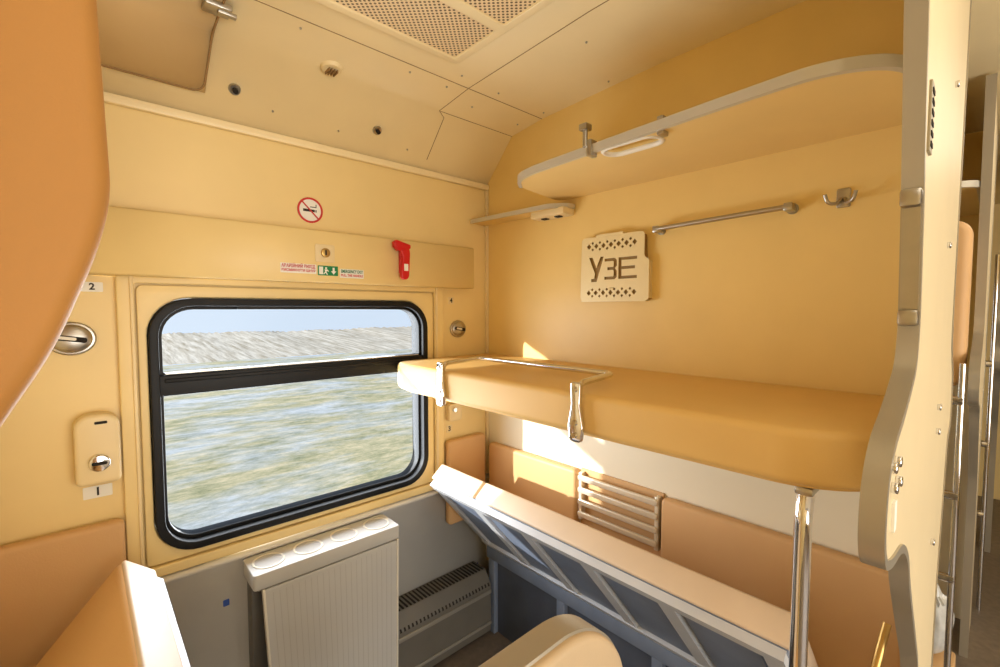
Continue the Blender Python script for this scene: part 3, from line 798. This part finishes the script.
# ------------------------------------------------------------------ raised left berth
fo = fillet([(-0.23, 2.58), (0.026, 2.58), (0.036, 2.10), (0.042, 1.87), (0.024, 1.79), (-0.03, 1.64), (-0.08, 1.55), (-0.17, 1.38), (-0.23, 1.33)], 0.06, 8)
f1 = prism("cushion", fo, 'XZ', 0.90, 1.00, M_vinyl3, 0.028, 6)
f2 = box("wall_bracket", (-0.23, 0.93, 1.5), (-0.215, 0.97, 1.6), M_steel, 0.002)
thing("raised_berth", "large orange leatherette cushion of berth raised against wall", "bunk", (-0.2, 0.95, 1.33), [f1, f2])

lop = [(-0.23, 1.515), (-0.11, 1.510), (-0.078, 1.48), (-0.058, 1.41), (-0.046, 1.30), (-0.046, 0.0)]
l1 = prism("board", fillet(lop + [(-0.23, 0.0)], 0.03, 6), 'XZ', 0.50, 0.53, M_vinyl3, 0.004)
l2 = sweep("edge_trim", [(x, 0.515, z) for x, z in fillet(lop, 0.03, 6, False)], [(-0.003, -0.014), (0.003, -0.014), (0.003, 0.014), (-0.003, 0.014)], (0, 1, 0), M_trimd)
thing("side_panel", "narrow tan side panel with grey edge trim", "panel", (-0.12, 0.515, 0.0), [l1, l2])

so = [(0.16, 0.42), (0.16, 1.06), (0.22, 1.09), (0.70, 1.095), (0.818, 0.985), (0.840, 0.42)]
s1 = prism("backrest", fillet(so, 0.10, 10), 'XZ', 0.50, 0.585, M_seatb, 0.014, 4)
s2 = sweep("edge_trim", [(x, 0.545, z) for x, z in fillet(so, 0.10, 10, False)], [(-0.004, -0.030), (0.005, -0.026), (0.006, 0.026), (-0.004, 0.030)], (0, 1, 0), M_trimd)
s3 = prism("seat", rrect(0.18, 0.10, 0.80, 0.50, 0.04), 'XY', 0.40, 0.46, M_vinyl2, 0.015, 4)
legs = [tube("leg", [(x, y, 0.0), (x, y, 0.42)], 0.014, M_chrome) for x in (0.22, 0.77) for y in (0.15, 0.53)]
thing("seat", "rounded beige padded seat back with satin grey rim", "seat", (0.5, 0.4, 0.0), [s1, s2, s3] + legs)

# ------------------------------------------------------------------ outside
bm = bmesh.new()
bmesh.ops.create_grid(bm, x_segments=60, y_segments=30, size=1)
for v in bm.verts:
    x, y = v.co.x * 60 + 15, (v.co.y + 1) * 14 + 2.4
    v.co = Vector((x, y, -1.32 + 0.05 * math.sin(x * 0.7) * math.cos(y * 0.5)))
g = newobj("grass_field", bm, M_ground)
g["label"] = "frosty pale winter grassland outside the train window"; g["category"] = "field"; g["kind"] = "stuff"
bm = bmesh.new()
random.seed(4)
NX, NR = 520, 16
rows_ = []
base_h = [1.0 + 0.05 * math.sin(i * 0.06) + 0.04 * math.sin(i * 0.17 + 1) for i in range(NX)]
for r_ in range(NR):
    t = r_ / (NR - 1)
    row = []
    for i in range(NX):
        x = -12 + 80 * i / (NX - 1)
        z = -1.30 + base_h[i] * t + random.uniform(-0.01, 0.01) + (random.uniform(-0.04, 0.08) if r_ == NR - 1 else 0)
        row.append(bm.verts.new((x, 30.42 + 15.0 * t, z)))
    rows_.append(row)
for a, b in zip(rows_[:-1], rows_[1:]):
    for i in range(NX - 1):
        bm.faces.new((a[i], a[i + 1], b[i + 1], b[i]))
rd = newobj("reed_bed", bm, M_reed, True)
rd["label"] = "band of pale dry reeds beyond the frosty field"; rd["category"] = "reeds"; rd["kind"] = "stuff"

# ------------------------------------------------------------------ light
wd = bpy.data.worlds.new("World"); bpy.context.scene.world = wd
wd.use_nodes = True
nt = wd.node_tree; bg = nt.nodes["Background"]
tc = nt.nodes.new("ShaderNodeTexCoord"); sp = nt.nodes.new("ShaderNodeSeparateXYZ"); rp = nt.nodes.new("ShaderNodeValToRGB")
nt.links.new(tc.outputs["Generated"], sp.inputs[0]); nt.links.new(sp.outputs["Z"], rp.inputs["Fac"]); nt.links.new(rp.outputs["Color"], bg.inputs["Color"])
rp.color_ramp.elements[0].color = (0.76, 0.87, 1.0, 1); rp.color_ramp.elements[1].color = (0.50, 0.66, 0.94, 1)
bg.inputs["Strength"].default_value = 0.95

def light(kind, name, loc, rot_dir, energy, color, **kw):
    ld = bpy.data.lights.new(name, kind); ld.energy = energy; ld.color = color
    for k, v in kw.items():
        setattr(ld, k, v)
    o = bpy.data.objects.new(name, ld); COL.objects.link(o)
    o.location = loc
    o.rotation_euler = Vector(rot_dir).to_track_quat('-Z', 'Y').to_euler()
    return o
light('SUN', "sun", (0, 5, 5), (1, -0.575, -0.28), 7.5, (1.0, 0.95, 0.86), angle=math.radians(1.0))
light('AREA', "aisle_window_light", (0.7, -2.8, 1.15), (0.05, 1, 0.16), 104, (1.0, 0.975, 0.92), shape='RECTANGLE', size=3.4, size_y=1.6)
light('AREA', "aisle_ceiling_fill", (0.5, -0.45, 2.55), (0, 0.35, -1), 5, (1.0, 0.94, 0.82), shape='RECTANGLE', size=1.6, size_y=0.35)  # added warm fill lamp over the aisle, no fixture seen there
light('AREA', "next_aisle_light", (3.0, -0.5, 2.55), (0, 0.3, -1), 6, (1.0, 0.93, 0.8), shape='RECTANGLE', size=1.6, size_y=0.35)
light('AREA', "window_daylight", (0.70, 2.05, 1.30), (0, -1, 0.35), 30, (0.94, 0.97, 1.0), shape='RECTANGLE', size=1.0, size_y=0.8)

# ------------------------------------------------------------------ camera
cam = bpy.data.cameras.new("camera")
cam.sensor_width = 36; cam.lens = 458 / 1000 * 36
cam.clip_start = 0.01; cam.clip_end = 500
co = bpy.data.objects.new("camera", cam); COL.objects.link(co)
th = math.radians(42.5); p = math.radians(3.0)
F = Vector((math.sin(th) * math.cos(p), math.cos(th) * math.cos(p), -math.sin(p)))
co.location = (0, 0, 1.7)
co.rotation_euler = F.to_track_quat('-Z', 'Y').to_euler()
bpy.context.scene.camera = co
bpy.context.scene.view_settings.view_transform = 'Standard'
